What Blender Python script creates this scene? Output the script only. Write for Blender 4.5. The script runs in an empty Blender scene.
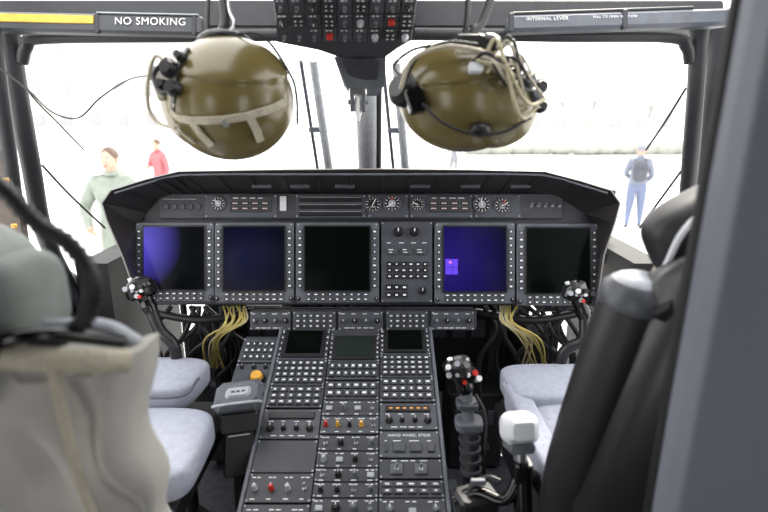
import bpy, math, random, bmesh
from mathutils import Vector, Matrix
random.seed(4)
sc = bpy.context.scene
try:
    sc.view_settings.view_transform = 'Standard'
except Exception: pass
TH = math.radians(15)
C = Vector((0, 0, 1.25)); X = Vector((1, 0, 0))
A = Vector((0, math.cos(TH), -math.sin(TH))); UV = Vector((0, math.sin(TH), math.cos(TH)))
# pixel helper: image pixel + estimated depth along the camera axis -> world position (metres)
def K(px, py, d): return C + A*d + X*((px-384)/512*d) + UV*((256-py)/512*d)
GZ = -0.95
# ------------------------------------------------------------------ materials
def lin(c):
    return tuple(((v/255)/12.92 if v/255 <= 0.04045 else ((v/255+0.055)/1.055)**2.4) for v in c)
def mat(name, rgb, rough=.5, metal=0, var=.15, scale=30, bump=0, emit=0, spec=.5, coat=0, ecol=None, trans=0):
    m = bpy.data.materials.new(name); m.use_nodes = True
    nt = m.node_tree; b = nt.nodes['Principled BSDF']; c = lin(rgb)
    tc = nt.nodes.new('ShaderNodeTexCoord'); n = nt.nodes.new('ShaderNodeTexNoise')
    n.inputs['Scale'].default_value = scale; n.inputs['Detail'].default_value = 4
    nt.links.new(tc.outputs['Object'], n.inputs['Vector'])
    r = nt.nodes.new('ShaderNodeValToRGB')
    r.color_ramp.elements[0].position = .3; r.color_ramp.elements[1].position = .7
    r.color_ramp.elements[0].color = tuple(max(0, v*(1-var)) for v in c)+(1,)
    r.color_ramp.elements[1].color = tuple(min(1, v*(1+var)) for v in c)+(1,)
    nt.links.new(n.outputs['Fac'], r.inputs['Fac']); nt.links.new(r.outputs['Color'], b.inputs['Base Color'])
    b.inputs['Roughness'].default_value = rough; b.inputs['Metallic'].default_value = metal
    b.inputs['Specular IOR Level'].default_value = spec
    b.inputs['Coat Weight'].default_value = coat
    b.inputs['Coat Roughness'].default_value = .15
    b.inputs['Transmission Weight'].default_value = trans
    if bump:
        bp = nt.nodes.new('ShaderNodeBump'); bp.inputs['Strength'].default_value = bump
        bp.inputs['Distance'].default_value = .01
        nt.links.new(n.outputs['Fac'], bp.inputs['Height']); nt.links.new(bp.outputs['Normal'], b.inputs['Normal'])
    if emit:
        b.inputs['Emission Color'].default_value = lin(ecol or rgb)+(1,)
        b.inputs['Emission Strength'].default_value = emit
    return m
def glowdisp(name, base, glow, cen, size, strength):
    """display with a soft emissive blob: cen/size in metres in the display object's own frame"""
    m = mat(name, (5,6,9), .15, spec=.12); nt = m.node_tree; b = nt.nodes['Principled BSDF']
    tc = nt.nodes.new('ShaderNodeTexCoord'); mp = nt.nodes.new('ShaderNodeMapping'); mp.vector_type = 'TEXTURE'
    mp.inputs['Location'].default_value = cen; mp.inputs['Scale'].default_value = size
    g = nt.nodes.new('ShaderNodeTexGradient'); g.gradient_type = 'SPHERICAL'
    mx = nt.nodes.new('ShaderNodeMix'); mx.data_type = 'RGBA'
    mx.inputs['A'].default_value = lin(base)+(1,); mx.inputs['B'].default_value = lin(glow)+(1,)
    nt.links.new(tc.outputs['Object'], mp.inputs['Vector']); nt.links.new(mp.outputs['Vector'], g.inputs['Vector'])
    nt.links.new(g.outputs['Fac'], mx.inputs['Factor']); nt.links.new(mx.outputs['Result'], b.inputs['Emission Color'])
    b.inputs['Emission Strength'].default_value = strength
    return m
M_hood = mat('hood_black_leatherette', (44,41,42), .42, bump=.2, scale=220)
M_panel = mat('panel_dark_grey', (56,58,64), .45)
M_panel2 = mat('panel_mid_grey', (70,73,81), .45)
M_bezel = mat('bezel_grey', (92,96,104), .42)
M_key = mat('key_grey', (68,71,78), .42)
M_mark = mat('mark_white', (236,238,240), .5, var=.05)
M_keyl = mat('key_light', (165,170,178), .5)
M_black = mat('black_plastic', (26,26,29), .38)
M_rub = mat('black_rubber', (24,24,27), .5)
M_blackg = mat('black_gloss', (14,14,16), .18)
M_void = mat('equipment_black', (20,21,24), .7)
M_steel = mat('steel', (175,178,182), .3, metal=.9)
M_grey = mat('airframe_grey', (108,112,122), .5, scale=3, var=.08)
M_frame = mat('frame_dark_grey', (40,42,47), .5)
M_post = mat('post_light_grey', (165,169,175), .45)
M_bar = mat('rail_bluegrey', (86,91,100), .4)
M_bard = mat('placard_dark_grey', (58,61,66), .45)
M_red = mat('red_plastic', (190,45,35), .4)
M_yel = mat('yellow_paint', (215,175,70), .5)
M_ora = mat('amber_plastic', (215,160,60), .4)
M_orad = mat('amber_digits', (220,150,75), .5, emit=.3)
M_rdd = mat('red_digits', (190,165,160), .5, emit=.2)
M_olive = mat('helmet_olive', (108,96,54), .3, coat=.45, var=.02, scale=4)
M_olive2 = mat('helmet_olive_light', (122,112,74), .33, coat=.35, var=.02, scale=4)
M_strap = mat('strap_beige', (185,178,160), .8, bump=.3, scale=200)
M_cover = mat('cover_light_grey', (176,174,168), .85, bump=.5, scale=9, var=.12)
M_head = mat('headrest_green_grey', (122,128,125), .8, bump=.3, scale=20)
M_cush = mat('cushion_grey', (156,160,175), .85, bump=.35, scale=60, var=.07)
M_cap = mat('padding_grey', (74,77,84), .4)
M_white = mat('white_vinyl', (212,215,220), .4, var=.03)
M_cable = mat('cable_yellow', (178,162,92), .5)
M_cablew = mat('cable_tan', (176,168,138), .5)
M_floor = mat('floor_dark', (56,58,65), .65, bump=.3, scale=50, var=.3)
M_brown = mat('door_frame_brown', (92,82,76), .5)
M_scrk = mat('display_black', (4,6,5), .15, emit=.12, ecol=(14,30,23), spec=.12)
M_scrn = glowdisp('display_navy', (7,8,15), (18,20,62), (-.03,0,.02), (.16,.5,.16), .7)
M_scr1 = glowdisp('display_painted_reflection', (6,8,12), (96,84,225), (-.10,0,.06), (.125,.6,.14), .85)  # reflection of the outside, painted on the screen as an emissive violet blob
M_scrb = glowdisp('display_blue', (12,9,38), (46,32,140), (-.09,0,0), (.21,.6,.2), .7)
M_purp = mat('display_purple', (92,60,205), .3, emit=.4)
M_viol = mat('display_violet', (60,50,170), .3, emit=.35)
M_pink = mat('display_pink', (200,110,190), .3, emit=.5)
M_lcd = mat('display_small_lcd', (34,44,41), .2)
M_conc = mat('apron_concrete', (208,208,206), .8, scale=.6, var=.08)
M_build = mat('building_white', (226,224,220), .8, scale=.4, var=.05)
M_bwin = mat('building_window_glass', (150,151,152), .8)  # haze is put into the colour: windows, hedge and fence are paled
M_hedge = mat('hedge_green', (142,144,136), .9, bump=1, scale=5)
M_trunk = mat('fence_grey', (146,148,147), .8)
M_skin = mat('skin', (190,150,130), .5)
M_hair = mat('hair_brown', (88,72,62), .7)
M_shoe = mat('shoe_dark', (70,68,70), .6)

# ------------------------------------------------------------------ mesh builder
class MB:
    def __init__(s, name):
        s.name = name; s.v = []; s.f = []; s.fm = []; s.sm = []; s.mats = []; s.M = Matrix.Identity(4)
    def add(s, vs, fs, m, smooth=False):
        if m not in s.mats: s.mats.append(m)
        k = s.mats.index(m); o = len(s.v)
        s.v += [s.M @ Vector(v) for v in vs]
        for f in fs:
            s.f.append([i+o for i in f]); s.fm.append(k); s.sm.append(smooth)
    def loft(s, rings, m, caps=True, smooth=True, closed=True):
        n = len(rings[0]); vs = [p for r in rings for p in r]; fs = []
        for i in range(len(rings)-1):
            for j in range(n if closed else n-1):
                k = (j+1) % n
                fs.append([i*n+j, i*n+k, (i+1)*n+k, (i+1)*n+j])
        s.add(vs, fs, m, smooth)
        if caps and closed:
            s.add(rings[0], [list(range(n))[::-1]], m); s.add(rings[-1], [list(range(n))], m)
    def box(s, c, d, m, R=None):
        c = Vector(c); vs = []
        for z in (-1,1):
            for x, y in ((-1,-1),(1,-1),(1,1),(-1,1)):
                p = Vector((x*d[0]/2, y*d[1]/2, z*d[2]/2))
                if R is not None: p = R @ p
                vs.append(c+p)
        s.add(vs, [[3,2,1,0],[4,5,6,7],[0,1,5,4],[1,2,6,5],[2,3,7,6],[3,0,4,7]], m)
    def rbox(s, c, d, m, r=.006, b=.002, R=None, seg=3, smooth=False):
        c = Vector(c); r = min(r, d[0]/2*.98, d[1]/2*.98); rings = []
        for z, ins in ((-d[2]/2, b), (-d[2]/2+b, 0), (d[2]/2-b, 0), (d[2]/2, b)):
            ring = []
            hx, hy = d[0]/2-ins, d[1]/2-ins; rr = max(r-ins, .0003)
            for q, (sx, sy) in enumerate(((1,1),(-1,1),(-1,-1),(1,-1))):
                for k in range(seg+1):
                    a = math.pi/2*(q+k/seg)
                    p = Vector((sx*(hx-rr)+rr*math.cos(a), sy*(hy-rr)+rr*math.sin(a), z))
                    if R is not None: p = R @ p
                    ring.append(c+p)
            rings.append(ring)
        s.loft(rings, m, smooth=smooth)
    def cyl(s, p0, p1, r0, m, r1=None, n=14, smooth=True):
        p0, p1 = Vector(p0), Vector(p1); r1 = r0 if r1 is None else r1
        s.rev(p0, p1, [(0, r0), (1, r1)], m, n, smooth)
    def rev(s, p0, p1, prof, m, n=16, smooth=True):
        p0, p1 = Vector(p0), Vector(p1); ax = (p1-p0); z = ax.normalized()
        t = Vector((0,0,1)) if abs(z.z) < .9 else Vector((1,0,0))
        u = z.cross(t).normalized(); w = z.cross(u); rings = []
        for f, r in prof:
            rings.append([p0+ax*f+u*(r*math.cos(2*math.pi*i/n))+w*(r*math.sin(2*math.pi*i/n)) for i in range(n)])
        s.loft(rings, m, smooth=smooth)
    def tube(s, pts, r, m, n=8, sub=6, radii=None, ribs=0):
        pts = [Vector(p) for p in pts]; P = []; RR = []
        q = [pts[0]*2-pts[1]] + pts + [pts[-1]*2-pts[-2]]
        rr = radii or [r]*len(pts)
        for i in range(len(pts)-1):
            a, b, c, d = q[i:i+4]
            for k in range(sub):
                t = k/sub
                P.append(.5*((2*b)+(c-a)*t+(2*a-5*b+4*c-d)*t*t+(-a+3*b-3*c+d)*t**3)); RR.append(rr[i]*(1-t)+rr[i+1]*t)
        P.append(pts[-1]); RR.append(rr[-1]); rings = []; u = None
        for i, p in enumerate(P):
            z = (P[min(i+1, len(P)-1)]-P[max(i-1, 0)]).normalized()
            if u is None:
                t = Vector((0,0,1)) if abs(z.z) < .9 else Vector((1,0,0)); u = z.cross(t).normalized()
            u = (u-z*u.dot(z)).normalized(); w = z.cross(u)
            R_ = RR[i]*(1+(ribs if i % 2 else 0))
            rings.append([p+u*(R_*math.cos(2*math.pi*j/n))+w*(R_*math.sin(2*math.pi*j/n)) for j in range(n)])
        s.loft(rings, m)
    def ell(s, c, rad, m, R=None, n=24, k=16, fn=None, t0=0, t1=math.pi):
        c = Vector(c); rings = []
        for i in range(k+1):
            th = t0+(t1-t0)*i/k; th = min(max(th, 1e-3), math.pi-1e-3); ring = []
            for j in range(n):
                ph = 2*math.pi*j/n
                d = Vector((math.sin(th)*math.cos(ph), math.sin(th)*math.sin(ph), math.cos(th)))
                p = Vector((d.x*rad[0], d.y*rad[1], d.z*rad[2]))
                if fn: p = fn(p, d)
                if R is not None: p = R @ p
                ring.append(c+p)
            rings.append(ring)
        s.loft(rings, m)
    def prism(s, pts, off, m):
        off = Vector(off); pts = [Vector(p) for p in pts]
        s.loft([pts, [p+off for p in pts]], m, smooth=False)
    def done(s, parent=None, bevel=0):
        vs = s.v
        mn = Vector([min(v[i] for v in vs) for i in range(3)]); mx = Vector([max(v[i] for v in vs) for i in range(3)])
        o = (mn+mx)/2
        me = bpy.data.meshes.new(s.name); me.from_pydata([v-o for v in vs], [], s.f)
        for m in s.mats: me.materials.append(m)
        me.polygons.foreach_set('material_index', s.fm); me.polygons.foreach_set('use_smooth', s.sm)
        me.update()
        bm = bmesh.new(); bm.from_mesh(me); bmesh.ops.recalc_face_normals(bm, faces=bm.faces); bm.to_mesh(me); bm.free()
        ob = bpy.data.objects.new(s.name, me); sc.collection.objects.link(ob); ob.location = o
        if bevel:
            b = ob.modifiers.new('bevel', 'BEVEL'); b.width = bevel; b.segments = 2
        if parent is not None:
            ob.parent = parent; ob.matrix_parent_inverse = parent.matrix_world.inverted()
        return ob
def empty(name, loc):
    e = bpy.data.objects.new(name, None); e.empty_display_size = .05; sc.collection.objects.link(e)
    e.location = loc; bpy.context.view_layer.update(); return e
def frame(o, x, y):
    x = Vector(x).normalized(); y = Vector(y).normalized(); z = x.cross(y)
    return Matrix(((x.x,y.x,z.x,o.x),(x.y,y.y,z.y,o.y),(x.z,y.z,z.z,o.z),(0,0,0,1)))
def text(body, size, M, m, parent, name='lettering'):
    cu = bpy.data.curves.new(name, 'FONT'); cu.body = body; cu.size = size; cu.align_x = 'CENTER'; cu.align_y = 'CENTER'
    cu.extrude = .0004; cu.materials.append(m); cu.space_character = 1.1
    ob = bpy.data.objects.new(name, cu); sc.collection.objects.link(ob); ob.matrix_world = M
    ob.parent = parent; ob.matrix_parent_inverse = parent.matrix_world.inverted(); return ob

# ------------------------------------------------------------------ panel parts (local: x right, y up, z out)
def screw(b, x, y, z=0, r=.0025): b.cyl((x,y,z), (x,y,z+.0015), r, M_keyl, n=8)
def knob(b, x, y, r, h, m, z=0):
    b.rev((x,y,z), (x,y,z+h), [(0,r*1.15),(.25,r*1.15),(.3,r),(.92,r*.9),(1,r*.75)], m, n=14)
    b.box((x, y+r*.45, z+h+.0004), (r*.22, r*.8, .0012), M_mark)
def toggle(b, x, y, z=0, m=None):
    b.cyl((x,y,z), (x,y,z+.004), .005, M_steel, n=8); b.cyl((x,y,z+.004), (x,y+.004,z+.018), .0022, m or M_steel, r1=.0032, n=8)
def keygrid(b, x0, y0, x1, y1, nx, ny, z=0, m=None, mark=True, h=.004, fill=.7):
    dx, dy = (x1-x0)/nx, (y1-y0)/ny
    for i in range(nx):
        for j in range(ny):
            cx, cy = x0+dx*(i+.5), y0+dy*(j+.5)
            b.box((cx, cy, z+h/2), (dx*fill, dy*fill, h), m or M_key)
            if mark: b.box((cx, cy, z+h+.0002), (dx*fill*random.uniform(.3,.65), dy*fill*.33, .0006), M_mark)
def dashes(b, x, y, w, z=0, n=3):
    t = x-w/2
    for i in range(n):
        l = w/n*random.uniform(.5,.8); b.box((t+l/2, y, z+.0003), (l, .0022, .0006), M_mark); t += w/n
def plate(b, x0, y0, x1, y1, m=None, z=0, th=.008):
    g = .0012
    b.rbox(((x0+x1)/2, (y0+y1)/2, z+th/2), (x1-x0-2*g, y1-y0-2*g, th), m or M_panel, r=.003, b=.001)
    for sx in (x0+.005, x1-.005):
        for sy in (y0+.005, y1-.005): screw(b, sx, sy, z+th)
    return z+th
def gauge(b, x, y, r, z, ang=.7, face=None):
    b.rev((x,y,z), (x,y,z+.006), [(0,r*1.18),(.7,r*1.18),(1,r*1.05)], M_bezel, n=24)
    b.cyl((x,y,z+.006), (x,y,z+.0066), r, M_black, n=24)
    for k in range(12):
        a = k*math.pi/6; R = Matrix.Rotation(a, 3, 'Z')
        b.box(Vector((x,y,z+.007))+R@Vector((0,r*.82,0)), (r*.08, r*.25, .0006), M_mark, R)
    if face: b.cyl((x,y,z+.0066),(x,y,z+.0070), r*.5, face, n=20)
    R = Matrix.Rotation(ang, 3, 'Z')
    b.box(Vector((x,y,z+.0078))+R@Vector((0,r*.3,0)), (r*.12, r*.95, .0006), M_mark, R)
    b.box((x,y-r*.35,z+.0072), (r*.7, r*.2, .0006), M_keyl)

# ================================================================== MAIN PANEL
S_ = 1.6/512
PF = frame(K(384,256,1.6), X, UV)
def P(px, py): return ((px-384)*S_, (256-py)*S_)
root = empty('instrument_panel', K(367,260,1.6))
b = MB('panel_board'); b.M = PF
x0, y0 = P(138,305); x1, y1 = P(597,192)
b.rbox(((x0+x1)/2, (y0+y1)/2, -.03), (x1-x0, y1-y0, .05), M_panel, r=.012, b=.003)
xa, ya = P(160,219); xb, yb = P(562,194)
b.rbox(((xa+xb)/2, (ya+yb)/2, 0), (xb-xa, yb-ya, .02), M_panel, r=.006)
Z = .010
for (u0,u1) in ((206,278),(296,366),(368,408),(410,472),(474,520)):
    p0 = P(u0,218); p1 = P(u1,195); plate(b, p0[0], p0[1], p1[0], p1[1], M_panel2, z=Z, th=.003)
Z = .013
for (gx, gy, gr, an, fc) in ((220,204,6.5,.8,M_keyl),(373,205,7,-.5,None),(392,204,7.5,2.2,M_keyl),(417,205,6,1.2,None),(481,205,7.5,.2,M_keyl),(501,206,7,-1.2,M_bezel)):
    p = P(gx,gy); gauge(b, p[0], p[1], gr*S_, Z, an, fc)
p = P(392,199); b.box((p[0],p[1],Z+.0082),(.012,.004,.0006),M_red); p = P(503,203); b.box((p[0],p[1],Z+.0082),(.010,.005,.0006),M_red)
for (u0,u1) in ((231,272),(427,470)):
    c0 = P((u0+u1)/2, 204.5); w = (u1-u0)*S_
    b.rbox((c0[0], c0[1], Z+.002), (w, .05, .006), M_panel, r=.003)
    for r_ in (-.014, .002):
        for k in range(4):
            b.box((c0[0]-w*.36+k*w*.24, c0[1]+r_, Z+.0055), (w*.19, .009, .001), M_lcd)
            b.box((c0[0]-w*.36+k*w*.24, c0[1]+r_, Z+.0062), (w*.13, .004, .0006), M_rdd)
    dashes(b, c0[0], c0[1]+.018, w*.8, Z+.005, 4)
c0 = P(284,204); b.rbox((c0[0], c0[1], Z+.001), (.02, .045, .003), M_white, r=.002); dashes(b, c0[0], c0[1], .01, Z+.0026, 1)
for yy in (200,207,214):
    c0 = P(331,yy); b.rbox((c0[0], c0[1], Z+.002), (.195, .014, .006), M_black, r=.003)
    b.box((c0[0], c0[1]+.006, Z+.0055), (.19,.0012,.001), M_keyl)
for k in range(5):
    c0 = P(530+k*7, 206); toggle(b, c0[0], c0[1], .01); c0 = P(168+k*8, 207); b.rbox((c0[0], c0[1], .012), (.014,.02,.006), M_key)
c0 = P(181,206); b.box((c0[0], c0[1]+.02, .0105), (.1,.002,.001), M_keyl)
b.done(root)
def mfd(name, u0, v0, u1, v1, smat, extra=None):
    b = MB(name); b.M = PF
    a0 = P(u0,v1); a1 = P(u1,v0); w = a1[0]-a0[0]; h = a1[1]-a0[1]; cx, cy = (a0[0]+a1[0])/2, (a0[1]+a1[1])/2
    b.rbox((cx, cy, .008), (w, h, .03), M_bezel, r=.008, b=.002)
    z = .023
    sy0 = a0[1]+h*.155; sy1 = a1[1]-h*.055; sx0 = a0[0]+w*.115; sx1 = a1[0]-w*.115
    b.rbox((cx, (sy0+sy1)/2, z+.002), (sx1-sx0+.010, sy1-sy0+.010, .004), M_black, r=.004, b=.001)
    b.rbox((cx, (sy0+sy1)/2, z+.0035), (sx1-sx0, sy1-sy0, .003), smat, r=.002, b=.0003)
    for side in (a0[0]+w*.013, a1[0]-w*.09):
        keygrid(b, side, sy0+.004, side+w*.077, sy1-.004, 1, 9, z, M_key)
    keygrid(b, sx0, a0[1]+h*.015, sx1, a0[1]+h*.135, 9, 2, z, M_key)
    for sx in (a0[0]+.008, a1[0]-.008):
        knob(b, sx, a0[1]+.012, .006, .008, M_black, z)
        screw(b, sx, a1[1]-.006, z)
    if extra: extra(b, sx0, sy0, sx1, sy1, z+.0052)
    b.done(root)
def ex4(b, x0,y0,x1,y1,z):
    w, h = x1-x0, y1-y0
    b.box((x0+w*.12,y0+h*.38,z),(w*.20,h*.24,.0006),M_purp)
    b.box((x0+w*.12,y0+h*.37,z+.0005),(w*.20,h*.012,.0006),M_viol); b.box((x0+w*.13,y0+h*.38,z+.0005),(w*.012,h*.24,.0006),M_viol)
    b.box((x0+w*.10,y0+h*.45,z+.0006),(w*.05,h*.035,.0006),M_pink)
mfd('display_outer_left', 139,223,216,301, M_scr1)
mfd('display_inner_left', 217,223,295,302, M_scrn)
mfd('display_centre', 297,223,379,302, M_scrk)
mfd('display_inner_right', 434,223,513,303, M_scrb, ex4)
mfd('display_outer_right', 515,224,595,305, M_scrk)
b = MB('switch_panel'); b.M = PF
p0 = P(381,302); p1 = P(432,222); z = plate(b, p0[0], p0[1], p1[0], p1[1], M_panel2, z=0, th=.02)
for kx in (398,414):
    c0 = P(kx,232); knob(b, c0[0], c0[1], .013, .018, M_black, z)
for kx in (390,402,414,425):
    c0 = P(kx,243); dashes(b, c0[0], c0[1], .02, z, 1)
for kx in (392,406,420):
    c0 = P(kx,251); b.rbox((c0[0], c0[1], z+.003), (.032,.022,.006), M_key); dashes(b, c0[0], c0[1]+.004, .022, z+.006, 1); dashes(b, c0[0], c0[1]-.004, .018, z+.006, 1)
p0 = P(386,279); p1 = P(428,261); keygrid(b, p0[0], p0[1], p1[0], p1[1], 6, 3, z, M_black)
p0 = P(385,298); p1 = P(408,283); keygrid(b, p0[0], p0[1], p1[0], p1[1], 3, 2, z, M_black, mark=True)
c0 = P(422,290); knob(b, c0[0], c0[1], .011, .014, M_black, z)
b.done(root)

# glareshield hood
gs = empty('glareshield', K(360,180,1.7))
b = MB('hood_shell')
FR = [(139,305),(130,280),(121,255),(106,220),(101,203),(110,190),(145,179),(178,171),(280,169),(384,168),(470,169),(546,171),(580,180),(612,190),(621,203),(616,222),(605,255),(601,282),(597,308)]
BK = [(142,303),(140,280),(139,262),(140,226),(146,213),(156,202),(172,195),(205,193),(290,193),(384,193),(460,193),(520,193),(550,195),(568,202),(584,213),(594,226),(596,262),(595,282),(593,304)]
secs = []; inner = []
for i, ((fx,fy),(bx_,by)) in enumerate(zip(FR,BK)):
    cx, cy = 367, 250
    n = Vector((fx-cx, (cy-fy)*1.3)).normalized()
    dn = 1.47 if 4 < i < 14 else 1.5
    ob_ = K(bx_,by,1.6); fi = K(fx-n.x*5, fy+n.y*5, dn); fm = K(fx-n.x*1.5, fy+n.y*1.5, dn-.012); fo = K(fx,fy,dn); fo2 = K(fx-n.x*1, fy+n.y*1, dn+.06)
    bo = K(fx-n.x*14, fy+n.y*14, 1.98); bi = K(bx_,by,1.66)
    secs.append([ob_, fi, fm, fo, fo2, bo, bi]); inner.append((ob_, fi))
b.loft(secs, M_hood, smooth=False)
b.done(gs, bevel=.002)
b = MB('hood_ribs_and_lights')
for i in range(6,12):
    for f in (0,.33,.66):
        a0 = inner[i][0].lerp(inner[i+1][0], f); a1 = inner[i][1].lerp(inner[i+1][1], f)
        b.cyl(a0.lerp(a1,.05)-UV*.002, a0.lerp(a1,.85)-UV*.002, .003, M_frame, n=6)
for x_ in (262,300,345,420,470,520):
    c = K(x_,186,1.55); b.rbox(c, (.06,.02,.012), M_panel2, r=.004)
b.tube([p[1]-UV*.004 for p in inner[5:14]], .004, M_bezel, n=6, sub=2)
b.done(gs)

# ================================================================== PEDESTAL
d0, v0, kd, kv = 1.16, -.553, .807, .591
E2 = (A*kd+UV*kv).normalized()
PO = C+A*d0+UV*v0
QF = frame(PO, X, E2)
def S(py):
    t = (256-py)/512; return (v0-d0*t)/(kd*t-kv)
def dS(s): return d0+kd*s
def Q(px, py): s = S(py); return ((px-384)/512*dS(s), s)
CX = [-.3145, -.1635, -.0125, .1385]
ped = empty('centre_pedestal', PO+Vector((-.09,0,-.2)))
b = MB('console_body')
top_hi = PO+E2*.555; top_lo = PO-E2*.40
nrm = (QF.to_3x3()@Vector((0,0,1)))
def side(x): return [Vector((x, top_hi.y, top_hi.z))-nrm*.002, Vector((x, top_lo.y, top_lo.z))-nrm*.002, Vector((x, top_lo.y+.02, .0)), Vector((x, top_hi.y+.05, .0))]
b.loft([side(-.322), side(.146)], M_panel, smooth=False)
b.M = QF
for x in (-.320, .144): b.rbox((x, .08, .004), (.010, .94, .014), M_bezel, r=.003)
b.done(ped)
def col(i): return CX[i], CX[i+1]
b = MB('avionics_units'); b.M = QF
def unit(ci, pyt, pyb, m=None):
    x0, x1 = col(ci); z = plate(b, x0, S(pyb), x1, S(pyt), m or M_panel, z=0, th=.009); return x0, S(pyb), x1, S(pyt), z
def screen_unit(ci, pyt, pyb, sm):
    x0,y0,x1,y1,z = unit(ci, pyt, pyb, M_panel2); h = y1-y0
    b.rbox(((x0+x1)/2, (y0+y1)/2, z+.003), ((x1-x0)*.82, h*.88, .006), M_black, r=.003)
    b.rbox(((x0+x1)/2, (y0+y1)/2+h*.02, z+.0055), ((x1-x0)*.68, h*.72, .003), sm, r=.002, b=.0003)
    keygrid(b, x0+.002, y0+.006, x0+.012, y1-.006, 1, 5, z, M_key); keygrid(b, x1-.012, y0+.006, x1-.002, y1-.006, 1, 5, z, M_key)
def keypad_unit(ci, pyt, pyb, nx, ny):
    x0,y0,x1,y1,z = unit(ci, pyt, pyb, M_panel); keygrid(b, x0+.006, y0+.007, x1-.006, y1-.005, nx, ny, z, M_panel2, h=.006, fill=.74)
def radio_unit(ci, pyt, pyb, dm, km=M_black):
    x0,y0,x1,y1,z = unit(ci, pyt, pyb, M_panel2); w, h = x1-x0, y1-y0
    b.rbox(((x0+x1)/2, y1-h*.24, z+.002), (w*.78, h*.24, .005), M_black, r=.002)
    for k in range(6): b.box((x0+w*(.2+k*.12), y1-h*.24, z+.005), (w*.06, h*.05, .001), dm)
    for k in range(4):
        knob(b, x0+w*(.17+.22*k), y0+h*.33, .0085 if k in (0,3) else .006, .014, km, z); dashes(b, x0+w*(.17+.22*k), y0+h*.57, w*.12, z, 1)
    dashes(b, (x0+x1)/2, y0+h*.1, w*.6, z, 4)
def knob_unit(ci, pyt, pyb, cols_, r=.009, m=None):
    x0,y0,x1,y1,z = unit(ci, pyt, pyb, m); w, h = x1-x0, y1-y0; n = len(cols_)
    for k, c in enumerate(cols_):
        x = x0+w*(k+.5)/n
        if c == 't': toggle(b, x, y0+h*.45, z)
        elif c == 'k': b.rbox((x, y0+h*.45, z+.003), (.017,.013,.006), M_keyl, r=.002)
        else: knob(b, x, y0+h*.45, r, .018, c, z)
        dashes(b, x, y1-h*.16, w/n*.6, z, 2)
        dashes(b, x, y0+h*.12, w/n*.4, z, 1)
W_, B_, R_, Y_, G_ = M_keyl, M_black, M_red, M_ora, M_bezel
screen_unit(0, 331, 362, M_scrk); keypad_unit(0, 362, 388, 7, 4); keypad_unit(0, 388, 410, 6, 3)
radio_unit(0, 411, 441, M_lcd); unit(0, 442, 475, M_panel)
knob_unit(0, 475, 505, [W_, R_, M_keyl, 't'], .006, M_panel); knob_unit(0, 506, 545, [B_, 'k', B_]); unit(0, 546, 640)
unit(1, 331, 338); screen_unit(1, 338, 364, M_lcd); keypad_unit(1, 364, 382, 7, 2)
keypad_unit(1, 383, 402, 6, 2); knob_unit(1, 402, 418, ['k', G_, 'k', 't'], .006)
knob_unit(1, 418, 436, [R_, Y_, B_, Y_, 't'], .005, M_panel2)
knob_unit(1, 437, 453, ['t', B_, 't', G_], .007); knob_unit(1, 453, 470, [W_, 'k', B_, 't'], .006)
knob_unit(1, 470, 484, ['t', B_, G_, 'k'], .007); knob_unit(1, 484, 500, [B_, B_, 't', G_], .0055)
knob_unit(1, 500, 520, ['k', B_, G_, 't']); knob_unit(1, 521, 560, [B_, B_, B_]); unit(1, 561, 640)
screen_unit(2, 331, 357, M_scrk); keypad_unit(2, 357, 380, 7, 4); keypad_unit(2, 380, 404, 6, 3)
radio_unit(2, 405, 432, M_orad)
x0,y0,x1,y1,z = unit(2, 433, 460, M_panel2); h = y1-y0; w = x1-x0
for k,(fx,ww) in enumerate(((.12,.05),(.33,.2),(.6,.2),(.85,.12))):
    b.rbox((x0+w*fx, y0+h*.35, z+.003), (w*ww, h*.32, .006), M_key, r=.002); dashes(b, x0+w*fx, y0+h*.62, w*ww, z, 1)
hws = QF @ Matrix.Translation(((x0+x1)/2, y1-h*.18, z+.0008))
x0,y0,x1,y1,z = unit(2, 461, 481, M_panel); h = y1-y0; w = x1-x0
for fx in (.28,.66):
    b.rbox((x0+w*fx, y0+h*.45, z+.003), (w*.2, h*.5, .006), M_bezel, r=.002); toggle(b, x0+w*fx, y0+h*.4, z+.006)
dashes(b, (x0+x1)/2, y1-h*.1, w*.6, z, 4)
keypad_unit(2, 482, 500, 5, 2); knob_unit(2, 500, 525, [G_, 'k', G_]); unit(2, 526, 640)
b.done(ped)
text('HAND WHEEL STEER', .0105, hws, M_mark, ped)
b = MB('upper_row_units'); b.M = PF@Matrix.Translation((0,0,.0))
b.rbox((-.065, P(0,320)[1], -.03), (P(476,0)[0]-P(249,0)[0], .068, .05), M_panel, r=.008)
for (u0,u1,kind) in ((250,291,0),(293,336,1),(338,383,2),(386,428,1),(431,474,0)):
    p0 = P(u0,330); p1 = P(u1,311); z = plate(b, p0[0], p0[1], p1[0], p1[1], M_panel2, z=-.005, th=.01); w = p1[0]-p0[0]; h = p1[1]-p0[1]
    if kind == 1: keygrid(b, p0[0]+.006, p0[1]+.006, p1[0]-.006, p1[1]-.006, 6, 3, z, M_key)
    else:
        for k in range(4):
            knob(b, p0[0]+w*(k+.5)/4, p0[1]+h*.5, .0075, .012, M_black if k % 2 else M_key, z); dashes(b, p0[0]+w*(k+.5)/4, p1[1]-h*.14, w*.15, z, 1)
        dashes(b, (p0[0]+p1[0])/2, p0[1]+h*.12, w*.7, z, 5)
b.done(ped)
b = MB('side_units'); b.M = QF
s0, s1 = S(400), S(334)
xL0, xL1 = -.43, -.318
b.rbox(((xL0+xL1)/2, (s0+s1)/2, -.035), (xL1-xL0, s1-s0, .05), M_panel, r=.006)
z = plate(b, xL0, S(362), xL1, S(338), M_panel2, z=-.01); keygrid(b, xL0+.01, S(360), xL1-.01, S(341), 5, 3, z, M_key)
z = plate(b, xL0, S(392), xL1, S(363), M_panel2, z=-.01)
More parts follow.
